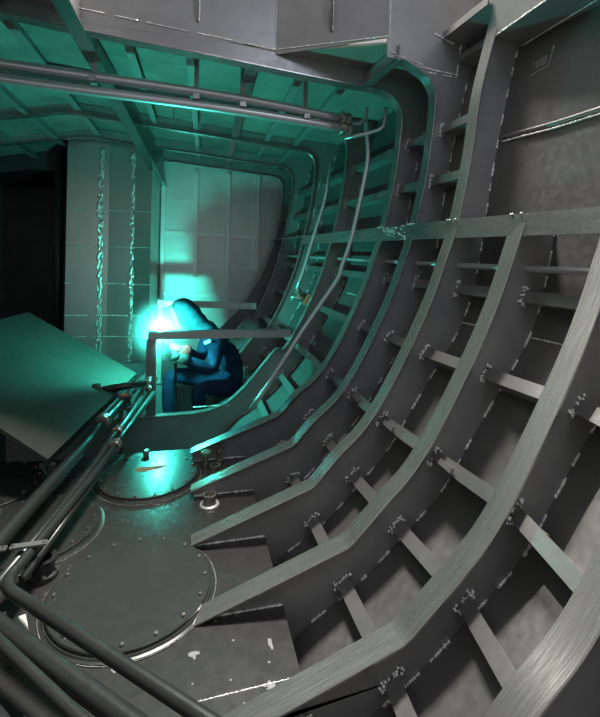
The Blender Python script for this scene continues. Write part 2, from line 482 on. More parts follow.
coaming_rib((.80, 2.592, 0), (-.56, -.83, 0), 1.33)
bm = bmesh.new()
bead(bm, [(x, 2.79, deck_z(x) + .012) for x in [-.7 + .06 * i for i in range(21)]], .0045, .2, .04)
bead(bm, [(.5, 2.79, 1.27), (1.08, 2.395, 1.25)], .0045)
bead(bm, [(.5, 2.788, 1.27), (.5, 2.788, 1.9)], .004)
finish(bm, 'weld_bead', 'weld', t, True)

# deck girder at the hatch side
t = thing('deck_girder', 'long teal-edged deck girder running from the hatch to the far bulkhead', 'girder', (-.64, 2.8, 1.22))
ga, gb = V((-.755, 1.2, 1.38)), V((-.375, 6.46, .855))
bm = bmesh.new(); bar(bm, ga, gb, .09, .011); finish(bm, 'flange', 'longbar', t)
bm = bmesh.new()
q = []
for p in (ga, gb):
    for dx in (-.005, .005):
        for z in (p.z + .004, deck_z(p.x) + (.1 if p is ga else .0)): q.append(bm.verts.new((p.x + dx, p.y, z)))
for f in ((0, 1, 3, 2), (4, 5, 7, 6), (0, 1, 5, 4), (2, 3, 7, 6), (0, 2, 6, 4), (1, 3, 7, 5)): bm.faces.new([q[i] for i in f])
finish(bm, 'web', 'web', t)

# deck longitudinals between the beams
def deck_long(x0, label, y0=2.8, y1=6.45, w=.05, h=.075, skew=.035, m='beam'):
    t = thing('deck_longitudinal', label, 'stiffener', (x0, y0, deck_z(x0) - h), 'longitudinals under the deck')
    P = lambda y: x0 + skew * (y - 2.8)
    ya, yb = y0, y1
    zf = lambda y: deck_z(P(y)) - h
    bm = bmesh.new(); bar(bm, (P(ya), ya, zf(ya)), (P(yb), yb, zf(yb)), w, .009); finish(bm, 'flange', m, t)
    bm = bmesh.new(); bar(bm, (P(ya), ya, zf(ya) + h / 2), (P(yb), yb, zf(yb) + h / 2), .008, h); finish(bm, 'web', 'web', t)
deck_long(-.40, 'deck longitudinal nearest the girder, starting at the hatch end', y1=4.9, skew=.02)
deck_long(-.03, 'deck longitudinal second from the girder, above the crossing pipes')
deck_long(.355, 'widest teal deck longitudinal, running down to a bulkhead stiffener', w=.075, h=.105, m='longbar')
deck_long(.69, 'deck longitudinal third from the hull side, behind the slanted hatch corner')
deck_long(1.0, 'deck longitudinal closest to the rounded frame corners')
deck_long(-1.06, 'deck longitudinal along the ridge of the deck, left of the girder', 1.0, w=.06, skew=.0)
deck_long(-1.5, 'deck longitudinal on the dark left slope of the deck, next to the ridge', 1.0, skew=.0)
deck_long(-1.95, 'deck longitudinal farthest left in the dark part of the deck', 1.0, skew=.0)
t = thing('deck_longitudinal', 'short deck longitudinal stub reaching the tip of the hatch-edge frame', 'stiffener', (1.1, 2.6, 1.13), 'longitudinals under the deck')
bm = bmesh.new(); bar(bm, (1.14, 2.36, 1.115), (1.10, 2.8, 1.10), .06, .009); finish(bm, 'flange', 'stringer', t)
bm = bmesh.new(); bar(bm, (1.14, 2.36, 1.15), (1.10, 2.8, 1.15), .008, .09); finish(bm, 'web', 'web', t)
# beams of the left deck wing
def wing_beam(y, label):
    t = thing('deck_beam', label, 'beam', (-1.5, y, 1.2), 'beams of the left deck wing')
    inn = [(-.735, 1.245)] + [p for p in DECKIN if p[0] <= -1.0]; out = [(x, z + .115) for x, z in inn]
    bm = bmesh.new(); prism(bm, inn + out[::-1], .01, lambda u, v, w: (u, y - .005 + w, v)); finish(bm, 'web', 'web', t)
    bm = bmesh.new()
    for (x0, z0), (x1, z1) in zip(inn, inn[1:]): bar(bm, (x0, y, z0), (x1, y, z1), .07, .009)
    finish(bm, 'flange', 'beam', t)
wing_beam(2.4, 'deck beam left of the girder, just ahead of the hatch end')
wing_beam(2.0, 'deck beam left of the girder in the top left corner of the view')
for i, (x, y, l) in enumerate(((-.2, 4.2, 'left'), (.13, 4.22, 'middle'))):
    pass
t = thing('deck_bracket', 'small upright bracket under the deck near the girder, left of its twin', 'bracket', (-.17, 4.2, 1.2), 'brackets under the teal deck')
bm = bmesh.new(); prism(bm, [(-.17, 1.32), (-.162, 1.32), (-.162, 1.14), (-.17, 1.15)], .05, lambda u, v, w: (u, 4.1 + w * 2.4, v - w * .6)); finish(bm, 'plate', 'beam', t)
t = thing('deck_bracket', 'small upright bracket under the deck, between its twin and the wide longitudinal', 'bracket', (.02, 4.0, 1.2), 'brackets under the teal deck')
bm = bmesh.new(); prism(bm, [(.06, 1.3), (.068, 1.3), (.068, 1.12), (.06, 1.13)], .05, lambda u, v, w: (u, 4.1 + w * 2.4, v - w * .6)); finish(bm, 'plate', 'beam', t)

# ------------------------------------------------------------------ far bulkhead
YB = 6.5
poly = [(taper(x, z, YB), z) for x, z in SHF if z <= 1.15]
poly = [(1.5, 1.19), (.93, 1.225), (.16, 1.285), (-.65, 1.35), (-1.06, 1.385), (-1.25, 1.35), (-1.25, -1.95)] + list(reversed(poly))
bm = bmesh.new(); prism(bm, poly, .012, lambda u, v, w: (u, YB + w, v))
wf = struct(finish(bm, 'wall_far', 'bulk'))
def bh_stiff(x0, z0, x1, z1, w, d, nm='stiffener'):
    bm = bmesh.new(); p = V((x0, YB - d / 2, z0)); q_ = V((x1, YB - d / 2, z1)); bar(bm, p, q_, w, d, (0, -1, 0))
    finish(bm, nm, 'bulkbar', wf)
for x, zb in ((-.365, -1.2), (.07, -1.2), (.51, -1.1), (.93, -.30)):
    bh_stiff(x, zb, x, 1.08 if x > -.3 else .87, .05, .10)
for za, zb, w, d in ((.70, .64, .012, .012), (.245, .19, .045, .05), (-.20, -.25, .014, .014), (-.60, -.65, .05, .06), (-1.0, -1.05, .012, .012)):
    bh_stiff(-.38, za, 1.02 if za > -.5 else .62, zb, w, d)
bm = bmesh.new(); prism(bm, [(x, z - .0) for x, z in [(1.45, 1.05), (.93, 1.11), (.16, 1.17), (-.36, 1.22), (-.36, 1.31), (.16, 1.27), (.93, 1.21), (1.45, 1.18)]], .03, lambda u, v, w: (u, 6.35 + w, v))
finish(bm, 'header_plate', 'bulk', wf)
# thin curved margin frame standing just in front of the bulkhead
mi = fine([(.35, -1.12), (.46, -1.0), (.60, -.86), (.73, -.72), (.86, -.5), (.98, -.28), (1.07, -.05), (1.13, .14), (1.18, .36), (1.22, .56), (1.24, .72), (1.25, .86), (1.24, .93), (1.2, 1.0), (1.12, 1.04), (.93, 1.06), (.16, 1.12), (-.36, 1.165)], 3)
mo = fine([(.42, -1.36), (.62, -1.22), (.79, -1.08), (.93, -.93), (1.04, -.76), (1.15, -.6), (1.22, -.46), (1.27, -.3), (1.29, .14), (1.33, .36), (1.38, .6), (1.42, .86), (1.43, 1.0), (1.4, 1.12), (1.2, 1.15), (.93, 1.2), (.16, 1.27), (-.36, 1.32)], 3)
t = thing('margin_frame', 'slim rounded frame directly against the far bulkhead', 'frame', (1.1, 6.2, 0))
bm = bmesh.new(); prism(bm, mi + mo[::-1], .01, lambda u, v, w: (u, 6.15 + w, v)); finish(bm, 'web', 'web', t)
bm = bmesh.new(); 
for (a, b), (c, d) in zip(mi, mi[1:]): bar(bm, (a, 6.15, b), (c, 6.15, d), .06, .008, (0, 1, 0)) if False else bar(bm, (a, 6.15, b), (c, 6.15, d), .008, .06, (0, 1, 0))
finish(bm, 'flange', 'flange', t)

# brushed plate wall on the left of the bulkhead, with heat-marked seams
pan = [(-1.42, 5.80), (-.95, 5.76), (-.66, 5.70), (-.455, 5.60), (-.40, 6.5)]
bm = bmesh.new()
def ztop(x): return deck_z(x) + .004
pv = []
for x, y in pan:
    pv.append((bm.verts.new((x, y, -1.9)), bm.verts.new((x, y, ztop(x))), bm.verts.new((x - .006, y + .012, -1.9)), bm.verts.new((x - .006, y + .012, ztop(x)))))
for a, b in zip(pv, pv[1:]):
    bm.faces.new((a[0], b[0], b[1], a[1])); bm.faces.new((a[2], b[2], b[3], a[3])); bm.faces.new((a[1], b[1], b[3], a[3])); bm.faces.new((a[0], b[0], b[2], a[2]))
for a in (pv[0], pv[-1]): bm.faces.new((a[0], a[1], a[3], a[2]))
wp = struct(finish(bm, 'wall_left', 'panel'))
for x, y, amp in ((-.665, 5.699, .032), (-1.04, 5.766, .028)):
    bm = bmesh.new(); z = -1.45
    while z < 1.16:
        for _ in range(6):
            if random.random() < .5: blob(bm, V((x + random.uniform(-amp, amp), y - .002, z + random.uniform(-.03, .03))), .022 * random.uniform(.3, 1.2), (.9, .10, 1.9))
        z += .035
    finish(bm, 'weld_seam', 'heat', wp, True)
for z, th in ((.45, .006), (.02, .006), (-.42, .009), (-.80, .014), (-1.05, .008)):
    bm = bmesh.new()
    for a, b in zip(pan[:3], pan[1:4]):
        bead(bm, [(a[0], a[1] - .004, z), (b[0], b[1] - .004, z - .005)], th, .25, .1)
    finish(bm, 'weld_seam', 'heat', wp, True)

# dark compartment beyond the opening on the left
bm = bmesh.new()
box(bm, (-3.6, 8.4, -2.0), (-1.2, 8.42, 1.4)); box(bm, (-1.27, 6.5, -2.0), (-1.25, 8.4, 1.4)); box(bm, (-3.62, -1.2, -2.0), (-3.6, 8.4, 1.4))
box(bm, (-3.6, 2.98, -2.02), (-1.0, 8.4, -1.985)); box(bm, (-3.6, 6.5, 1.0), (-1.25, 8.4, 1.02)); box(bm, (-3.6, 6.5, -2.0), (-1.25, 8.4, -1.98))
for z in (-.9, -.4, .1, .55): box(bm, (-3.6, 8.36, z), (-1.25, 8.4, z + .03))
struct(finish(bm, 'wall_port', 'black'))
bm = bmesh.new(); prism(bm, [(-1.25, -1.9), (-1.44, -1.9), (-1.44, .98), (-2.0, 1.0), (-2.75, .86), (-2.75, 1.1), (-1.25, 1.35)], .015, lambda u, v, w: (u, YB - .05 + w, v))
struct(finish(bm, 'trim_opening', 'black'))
t = thing('standpipe', 'dark upright pipe beside the black opening at the far left', 'pipe', (-1.62, 6.2, -1.9))
bm = bmesh.new(); tube(bm, [(-1.60, 6.2, -1.9), (-1.60, 6.2, 1.2)], .055, 16); finish(bm, 'pipe', 'black', t, True)
bm = bmesh.new(); tube(bm, [(-1.46, 6.2, -1.9), (-1.46, 6.2, 1.2)], .02, 10); finish(bm, 'side_tube', 'pipe', t, True)
bm = bmesh.new(); obox(bm, (-1.36, 6.1, .93), (.03, 0, 0), (0, .02, 0), (0, 0, .08)); finish(bm, 'end_bracket', 'beam', t)

# ------------------------------------------------------------------ tank top
bm = bmesh.new()
prism(bm, [(-3.6, -1.2), (.352, -1.2), (.352, 2.98), (-3.6, 2.98)], .012, lambda u, v, w: (u, v, -1.292 + w))
fl = struct(finish(bm, 'floor', 'tank'))
bm = bmesh.new(); box(bm, (.342, -1.2, -1.47), (.352, 2.98, -1.291)); finish(bm, 'margin_plate', 'plate', fl)
bm = bmesh.new(); box(bm, (-3.6, 2.972, -1.95), (.352, 2.982, -1.291)); finish(bm, 'end_plate', 'plate', fl)
bm = bmesh.new(); bead(bm, [(.0, 1.30, -1.28), (.345, 1.313, -1.28)], .003); bead(bm, [(-.607, 1.735, -1.281), (-.474, 1.594, -1.281), (-.331, 1.462, -1.281), (-.148, 1.303, -1.281)], .006); finish(bm, 'weld_bead', 'weld', fl, True)
bm = bmesh.new()
for c, sx, sy in (((-.19, 1.46), .012, .01), ((.281, 1.439), .006, .016), ((.257, 1.306), .007, .016), ((.25, 1.30), .014, .006), ((.037, 1.452), .012, .012)):
    if c[0] > .34: continue
    for _ in range(9):
        m_ = Matrix.Translation((c[0] + random.uniform(-sx, sx), c[1] + random.uniform(-sy, sy), -1.2795)) @ Matrix.Diagonal((sx * random.uniform(.4, .9), sy * random.uniform(.4, .9), .0016, 1))
        bmesh.ops.create_icosphere(bm, subdivisions=1, radius=1, matrix=m_)
for _ in range(90):
    m_ = Matrix.Translation((random.uniform(-.7, .33), random.uniform(1.1, 2.5), -1.2797)) @ Matrix.Scale(random.uniform(.002, .005), 4) @ Matrix.Diagonal((1, 1, .25, 1))
    bmesh.ops.create_icosphere(bm, subdivisions=1, radius=1, matrix=m_)
finish(bm, 'paint_fleck', 'grey', fl)

def cover(cx, cy, r, label, start=0., extra=None):
    t = thing('manhole_cover', label, 'cover', (cx, cy, -1.28), 'round covers on the tank top')
    bm = bmesh.new(); lathe(bm, (cx, cy, -1.28), [(r + .018, 0), (r + .018, .006), (r + .010, .008), (r + .006, .014), (r - .02, .014)], 64); shade(finish(bm, 'rim', 'cover', t))
    bm = bmesh.new(); lathe(bm, (cx, cy, -1.266), [(r, 0), (r, .009), (r - .003, .012)], 64); shade(finish(bm, 'plate', 'cover', t))
    for k in range(16):
        a = start + 2 * math.pi * k / 16
        bm = bmesh.new(); hexnut(bm, (cx + (r - .022) * math.cos(a), cy + (r - .022) * math.sin(a), -1.2545), .0075, .008); finish(bm, 'bolt', 'brass', t)
    bm = bmesh.new(); bead(bm, [(cx + (r + .02) * math.cos(a), cy + (r + .02) * math.sin(a), -1.278) for a in [2 * math.pi * k / 40 for k in range(41)]], .0026)
    finish(bm, 'weld_bead', 'stringer', t, True)
    return t
cover(-.185, 1.775, .288, 'large round bolted cover nearest the viewer, beside the elbowed pipe')
c2 = cover(-.20, 2.65, .266, 'teal-lit round cover with a rust patch and a knob', .2)
c3 = cover(-.655, 2.24, .27, 'round cover half hidden under the three floor pipes', .1)
c4 = cover(-1.02, 2.68, .27, 'round cover at the far left edge, below the leaning plate', .3)
bm = bmesh.new()
prism(bm, [(-.285, 2.69), (-.24, 2.665), (-.14, 2.685), (-.10, 2.715), (-.12, 2.73), (-.16, 2.725), (-.22, 2.72), (-.27, 2.72)], .0012, lambda u, v, w: (u, v, -1.2545 + w)); finish(bm, 'rust_patch', 'rust', c2)
bm = bmesh.new(); lathe(bm, (-.235, 2.87, -1.254), [(.016, 0), (.016, .008), (.011, .010), (.011, .014), (.021, .017), (.023, .028), (.015, .035)], 14); shade(finish(bm, 'knob', 'brass', c2))

t = thing('sounding_socket', 'open ring-shaped pipe socket standing alone on the tank top', 'fitting', (.12, 2.3, -1.28))
bm = bmesh.new(); lathe(bm, (.12, 2.3, -1.28), [(.044, 0), (.044, .008), (.032, .012), (.03, .04), (.034, .042), (.034, .055), (.025, .056), (.025, .02)], 22); shade(finish(bm, 'socket', 'brass', t))
bm = bmesh.new(); lathe(bm, (.12, 2.3, -1.28), [(.05, 0), (.048, .008), (.04, .011)], 22); finish(bm, 'weld_bead', 'weld', t, True)
t = thing('vent_valve', 'short valve with a green cap beside the rusty cover', 'fitting', (.115, 2.72, -1.28), 'pipe fittings beside the rusty cover')
bm = bmesh.new(); lathe(bm, (.115, 2.72, -1.28), [(.022, 0), (.022, .02), (.014, .024), (.014, .045), (.019, .05), (.019, .065), (.013, .07)], 16); shade(finish(bm, 'body', 'brass', t))
bm = bmesh.new(); lathe(bm, (.115, 2.72, -1.212), [(.026, 0), (.03, .006), (.03, .02), (.02, .026)], 16); shade(finish(bm, 'cap', 'green', t))
t = thing('vent_valve', 'bare metal valve with a cross handle, behind the ring socket', 'fitting', (.2, 2.77, -1.28), 'pipe fittings beside the rusty cover')
bm = bmesh.new(); lathe(bm, (.2, 2.77, -1.28), [(.026, 0), (.026, .014), (.015, .018), (.015, .05), (.022, .055), (.022, .07), (.008, .075), (.008, .09)], 16); shade(finish(bm, 'body', 'brass', t))
bm = bmesh.new(); bar(bm, (.165, 2.77, -1.186), (.235, 2.77, -1.186), .01, .01); bar(bm, (.2, 2.735, -1.186), (.2, 2.805, -1.186), .01, .01); finish(bm, 'handle', 'brass', t)
t = thing('vent_valve', 'low open socket between the two valves and the frame end', 'fitting', (.165, 2.63, -1.28), 'pipe fittings beside the rusty cover')
bm = bmesh.new(); lathe(bm, (.165, 2.63, -1.28), [(.036, 0), (.036, .008), (.026, .01), (.026, .035), (.03, .037), (.03, .045), (.02, .045), (.02, .02)], 18); shade(finish(bm, 'socket', 'brass', t))

# ------------------------------------------------------------------ floor pipes
def pipe(name, pts, r, label, m='pipe', cat='pipe', group=None, rf=.05, seg=14):
    t = thing(name, label, cat, pts[0], group)
    bm = bmesh.new(); tube(bm, round_path(pts, rf), r, seg); finish(bm, 'pipe', m, t, True)
    return t
def union(t, c, d, r, nm='coupling', m='brass', L=.05):
    d = V(d).normalized(); bm = bmesh.new()
    lathe(bm, V(c) - d * L / 2, [(r * 1.25, 0), (r * 1.55, L * .12), (r * 1.55, L * .4), (r * 1.2, L * .45), (r * 1.2, L * .55), (r * 1.5, L * .6), (r * 1.5, L * .9), (r * 1.25, L)], 12, d)
    finish(bm, nm, m, t)
G = 'pipe run along the tank top'
Z1 = -1.10
t1 = pipe('floor_pipe', [(-.31, 4.45, Z1), (-.46, 3.37, Z1), (-.54, 3.0, Z1 - .02), (-.56, 2.9, Z1 - .045), (-.70, 1.98, Z1 - .05), (-.80, 1.2, Z1 - .05)], .032, 'thickest of the three teal-lit pipes, nearest the leaning plate', group=G)
union(t1, (-.52, 3.09, Z1 - .005), (-.2, -1, 0), .032)
t2 = pipe('floor_pipe', [(-.265, 4.0, Z1), (-.385, 2.98, Z1), (-.43, 2.70, Z1), (-.45, 2.6, Z1 - .03), (-.53, 2.1, Z1 - .04), (-.65, 1.5, Z1 - .04)], .021, 'middle one of the three teal-lit pipes beside the rusty cover', group=G)
union(t2, (-.40, 2.88, Z1), (-.18, -1, 0), .023)
t3 = pipe('floor_pipe', [(-.25, 3.6, Z1), (-.37, 2.78, Z1), (-.43, 2.46, Z1 - .02), (-.50, 2.08, Z1 - .02), (-.58, 1.67, Z1 - .02), (.1, 1.055, Z1 - .02), (.5, .70, Z1 - .02)], .019, 'thin pipe that bends at an elbow and crosses to the bottom edge', group=G, rf=.06)
union(t3, (-.385, 2.70, Z1 - .004), (-.18, -1, 0), .021)
t4 = pipe('floor_pipe', [(-.41, 2.6, Z1 - .05), (-.455, 2.3, Z1 - .05), (-.545, 1.75, Z1 - .06)], .014, 'thin stub pipe tucked under the elbowed pipe over the half-hidden cover', group=G)
t5 = pipe('floor_pipe', [(-.9, 1.86, Z1 - .04), (-.545, 1.53, Z1 - .04), (-.07, 1.10, Z1 - .04), (.35, .72, Z1 - .04)], .027, 'thick straight pipe below the elbowed pipe at bottom left', group=G)
t6 = pipe('floor_pipe', [(-.98, 1.71, -1.06), (-.47, 1.16, -1.06), (.0, .66, -1.06)], .05, 'fattest dark pipe in the bottom left corner', group=G)
t7 = pipe('floor_pipe', [(-.75, 1.70, -1.12), (-.49, 1.42, -1.12), (-.255, 1.18, -1.12), (.1, .82, -1.12)], .016, 'slim teal-edged pipe alongside the fattest pipe in the corner', group=G)
# clamps on the pipes
def strap(c, d, w, label):
    t = thing('pipe_strap', label, 'strap', c, 'flat straps over the floor pipes'); d = V(d).normalized()
    bm = bmesh.new(); obox(bm, c, d * w / 2, V((0, 0, 1)).cross(d) * .013, (0, 0, .004)); finish(bm, 'strap_plate', 'stringer', t)
    for s in (-.42, .42):
        bm = bmesh.new(); hexnut(bm, V(c) + d * w * s + V((0, 0, .004)), .007, .006); finish(bm, 'bolt', 'brass', t)
strap((-.70, 1.86, -1.113), (1, .03, 0), .13, 'flat strap over the thickest floor pipe at the left edge')
strap((-.555, 1.84, -1.097), (1, .03, 0), .12, 'flat strap over the thin floor pipes just above the elbow')
for c, l in (((-.555, 1.60, -1.19), 'pale flat lug under the elbow, the left one of two'), ((-.49, 1.575, -1.19), 'pale flat lug under the elbow, the right one of two')):
    bm = bmesh.new(); obox(bm, c, (.014, .004, 0), (-.014, .03, .006), (0, 0, .004)); bar(bm, V(c) + V((0, 0, -.004)), (c[0], c[1], -1.28), .02, .01, (0, 1, 0))
    tag(finish(bm, 'pipe_lug', 'light'), l, 'bracket', 'pale lugs under the elbow')
t = thing('pipe_flange', 'open ring clamp lying under the thin pipes beside the half-hidden cover', 'fitting', (-.54, 1.96, -1.28))
bm = bmesh.new(); lathe(bm, (-.53, 1.93, -1.28), [(.055, 0), (.055, .02), (.04, .024), (.04, .06), (.05, .062), (.05, .075), (.03, .075), (.03, .03)], 20); shade(finish(bm, 'ring', 'pipe', t))
for k in range(5):
    a = k * 1.256; bm = bmesh.new(); hexnut(bm, (-.53 + .048 * math.cos(a), 1.93 + .048 * math.sin(a), -1.26), .009, .012); finish(bm, 'bolt', 'brass', t)
# pipe bracket group behind
t = thing('pipe_support', 'flat bracket with an orange-marked pad carrying the floor pipes near the welder', 'bracket', (-.42, 3.45, -1.28))
bm = bmesh.new(); obox(bm, (-.375, 3.45, -1.145), (.11, 0, 0), (0, .035, 0), (0, 0, .012)); finish(bm, 'shelf', 'plate', t)
bm = bmesh.new(); obox(bm, (-.43, 3.45, -1.06), (.05, 0, 0), (0, .03, 0), (0, 0, .008)); finish(bm, 'pad', 'plate', t)
bm = bmesh.new(); obox(bm, (-.44, 3.44, -1.05), (.025, 0, 0), (0, .02, 0), (0, 0, .003)); finish(bm, 'orange_mark', 'orange', t)
bm = bmesh.new(); bar(bm, (-.46, 3.45, -1.155), (-.46, 3.45, -1.83), .03, .03, (0, 1, 0)); finish(bm, 'leg', 'plate', t)
t = thing('capped_pipe', 'short capped black pipe end lying across the floor pipes', 'pipe', (-.5, 3.55, -1.02))
bm = bmesh.new(); tube(bm, [(-.60, 3.52, -1.03), (-.30, 3.58, -1.01)], .026, 14); finish(bm, 'pipe', 'pipe', t, True)
bm = bmesh.new(); lathe(bm, (-.665, 3.505, -1.032), [(.045, 0), (.05, .01), (.05, .05), (.045, .06)], 16, (.97, .2, .06)); shade(finish(bm, 'cap', 'black', t))
t = thing('wire_bundle', 'pale crumpled rag tied around the pipes beside the post', 'rag', (-.33, 3.6, -1.05))
bm = bmesh.new()
for _ in range(26): blob(bm, V((-.305 + random.uniform(-.02, .02), 3.66 + random.uniform(-.03, .03), -1.05 + random.uniform(-.05, .05))), .02, (1, 1, .8))
t.name = 'rag'; finish(bm, 'cloth', 'light', t, True)
# leaning plate
A_ = V((-.67, 2.48, -1.06)); B_ = V((-.42, 4.06, -1.06)); C_ = V((-1.43, 4.6, -.60)); D_ = A_ + (C_ - B_)
bm = bmesh.new(); nn = (B_ - A_).cross(D_ - A_).normalized()
vs = [bm.verts.new(p) for p in (A_, B_, C_, D_)]; v2 = [bm.verts.new(p - nn * .02 * (1 if nn.z > 0 else -1)) for p in (A_, B_, C_, D_)]
bm.faces.new(vs); bm.faces.new(v2[::-1])
for i in range(4): bm.faces.new((vs[i], vs[(i + 1) % 4], v2[(i + 1) % 4], v2[i]))
tag(finish(bm, 'leaning_plate', 'board'), 'large flat greenish plate leaning on its edge at the left', 'plate')
t = thing('plate_trestle', 'dark trestle beams propping up the large leaning plate', 'trestle', (-1.2, 3.5, -1.28))
bm = bmesh.new(); bar(bm, (-1.50, 3.05, -1.28), (-1.50, 3.05, -.70), .04, .04, (0, 1, 0)); finish(bm, 'leg', 'black', t)
bm = bmesh.new(); bar(bm, (-1.36, 4.3, -1.9), (-1.36, 4.3, -.68), .04, .04, (0, 1, 0)); finish(bm, 'leg', 'black', t)
bm = bmesh.new(); bar(bm, (-.70, 2.5, -1.10), (-.45, 4.0, -1.10), .03, .03); finish(bm, 'foot_rail', 'pipe', t)
bm = bmesh.new(); bar(bm, (-.67, 2.55, -1.115), (-.67, 2.55, -1.28), .03, .03, (0, 1, 0)); finish(bm, 'leg', 'pipe', t)
bm = bmesh.new(); bar(bm, (-.46, 3.9, -1.115), (-.46, 3.9, -1.83), .03, .03, (0, 1, 0)); finish(bm, 'leg', 'pipe', t)

# ------------------------------------------------------------------ welder's staging bars
t = thing('cross_beam', 'nearer level angle bar with an end post, in front of the welder', 'beam', (-.27, 3.76, -1.3), 'level bars around the welder')
bm = bmesh.new(); bar(bm, (-.31, 3.745, -.685), (.85, 3.745, -.695), .008, .062); finish(bm, 'face_bar', 'beam', t)
bm = bmesh.new(); bar(bm, (-.31, 3.775, -.658), (.85, 3.775, -.668), .06, .008); finish(bm, 'ledge', 'beam', t)
bm = bmesh.new(); bar(bm, (-.285, 3.75, -.715), (-.28, 3.75, -1.325), .075, .01, (0, 1, 0)); finish(bm, 'post', 'stringer', t)
bm = bmesh.new(); bar(bm, (-.25, 3.775, -.715), (-.245, 3.775, -1.325), .008, .05, (0, 1, 0)); finish(bm, 'post', 'beam', t)
bm = bmesh.new(); hexnut(bm, (.51, 3.738, -.69), .011, .006, (0, -1, 0)); finish(bm, 'bolt', 'light', t)
t = thing('cross_beam', 'farther level angle bar above the hooded head of the welder', 'beam', (0, 4.68, -.55), 'level bars around the welder')
bm = bmesh.new(); bar(bm, (-.30, 4.665, -.535), (.68, 4.665, -.575), .008, .06); finish(bm, 'face_bar', 'beam', t)
bm = bmesh.new(); bar(bm, (-.30, 4.695, -.508), (.68, 4.695, -.548), .06, .008); finish(bm, 'ledge', 'beam', t)
bm = bmesh.new(); bar(bm, (-.28, 4.69, -.56), (-.28, 4.69, -1.33), .05, .008, (0, 1, 0)); finish(bm, 'post', 'beam', t)

# ------------------------------------------------------------------ overhead pipes
def ohp(pts, r, label):
    t = thing('overhead_pipe', label, 'pipe', pts[0], 'pair of pipes across the deck')
    bm = bmesh.new(); tube(bm, smooth_path(pts, 5), r, 16); finish(bm, 'pipe', 'pipeb', t, True); return t
u = ohp([(-2.3, 3.1, 1.19), (-1.15, 3.1, 1.115), (.18, 3.1, 1.055), (1.04, 3.1, .975)], .032, 'upper pipe of the bright pair crossing under the deck')
l = ohp([(-2.3, 3.1, 1.10), (-1.14, 3.1, 1.02), (.18, 3.1, .965), (1.05, 3.1, .905)], .032, 'lower pipe of the bright pair crossing under the deck')
for x, z, nm in ((-.62, 1.07, 'a'), (.02, 1.02, 'b'), (.33, 1.0, 'c'), (.78, .96, 'd')):
    t = thing('pipe_hanger', {'a': 'dark clamp plate hanging the pipe pair by the girder', 'b': 'hanger of the pipe pair, under the second longitudinal', 'c': 'hanger of the pipe pair, beside the widest longitudinal', 'd': 'hanger of the pipe pair nearest the hull side'}[nm], 'bracket', (x, 3.1, z), 'hangers of the pipe pair')
    bm = bmesh.new(); obox(bm, (x, 3.1, z), (.02, 0, 0), (0, .045, 0), (0, 0, .018)); finish(bm, 'clamp', 'beam', t)
    bm = bmesh.new(); bar(bm, (x, 3.12, z), (x, 3.12, deck_z(x)), .03, .008, (0, 1, 0)); finish(bm, 'hanger_strap', 'beam', t)
union(u, (1.07, 3.1, .972), (1, 0, -.1), .034, 'end_fitting', 'brass', .09)
union(l, (1.08, 3.1, .902), (1, 0, -.1), .034, 'end_fitting', 'brass', .09)
t = pipe('thin_pipe', [(1.08, 3.12, .94), (1.2, 3.12, .955), (1.245, 3.12, 1.0), (1.25, 3.12, 1.08)], .013, 'thin curved tube rising from the end of the pipe pair', 'pipeb', group='thin tubes at the frame corner')
t = pipe('thin_pipe', [(1.08, 3.12, .84), (1.25, 3.05, .875), (1.33, 3.0, .90), (1.345, 3.0, .98), (1.345, 3.0, 1.05)], .014, 'thin hooked tube below the pipe pair, turning up at the corner', 'pipeb', group='thin tubes at the frame corner')
vp = pipe('thin_pipe', [(1.265, 3.2, 1.06), (1.31, 3.2, .74), (1.225, 3.2, .31), (1.165, 3.2, .05), (1.105, 3.2, -.10), (1.10, 3.2, -.165), (.82, 3.2, -.565), (.55, 3.2, -.985), (.44, 3.2, -1.13)], .017,
          'long thin pipe following the hull curve from the deck to the bilge', 'pipeb', group='thin tubes at the frame corner', rf=.12)
t = pipe('thin_pipe', [(1.26, 4.0, .85), (1.21, 4.0, .49), (1.09, 4.0, .10), (1.01, 4.0, -.19), (.955, 4.0, -.34)], .018, 'thin pipe descending to the orange-handled valve', 'pipeb', group='thin tubes at the frame corner', rf=.1)
t = thing('shutoff_valve', 'teal-lit valve with an orange handle between two far frames', 'valve', (.96, 4.0, -.4))
bm = bmesh.new(); lathe(bm, (.955, 4.0, -.34), [(.025, 0), (.032, .015), (.032, .05), (.022, .06), (.022, .09), (.03, .095), (.03, .12)], 12, (.45, 0, -.9)); finish(bm, 'body', 'brass', t)
bm = bmesh.new(); tube(bm, [(.90, 4.0, -.40), (1.10, 4.0, -.45)], .022, 12); finish(bm, 'cross_pipe', 'brass', t, True)
bm = bmesh.new(); obox(bm, (1.045, 3.95, -.425), (.025, 0, .04), (0, .01, 0), (-.015, 0, .01)); finish(bm, 'handle', 'orange', t)

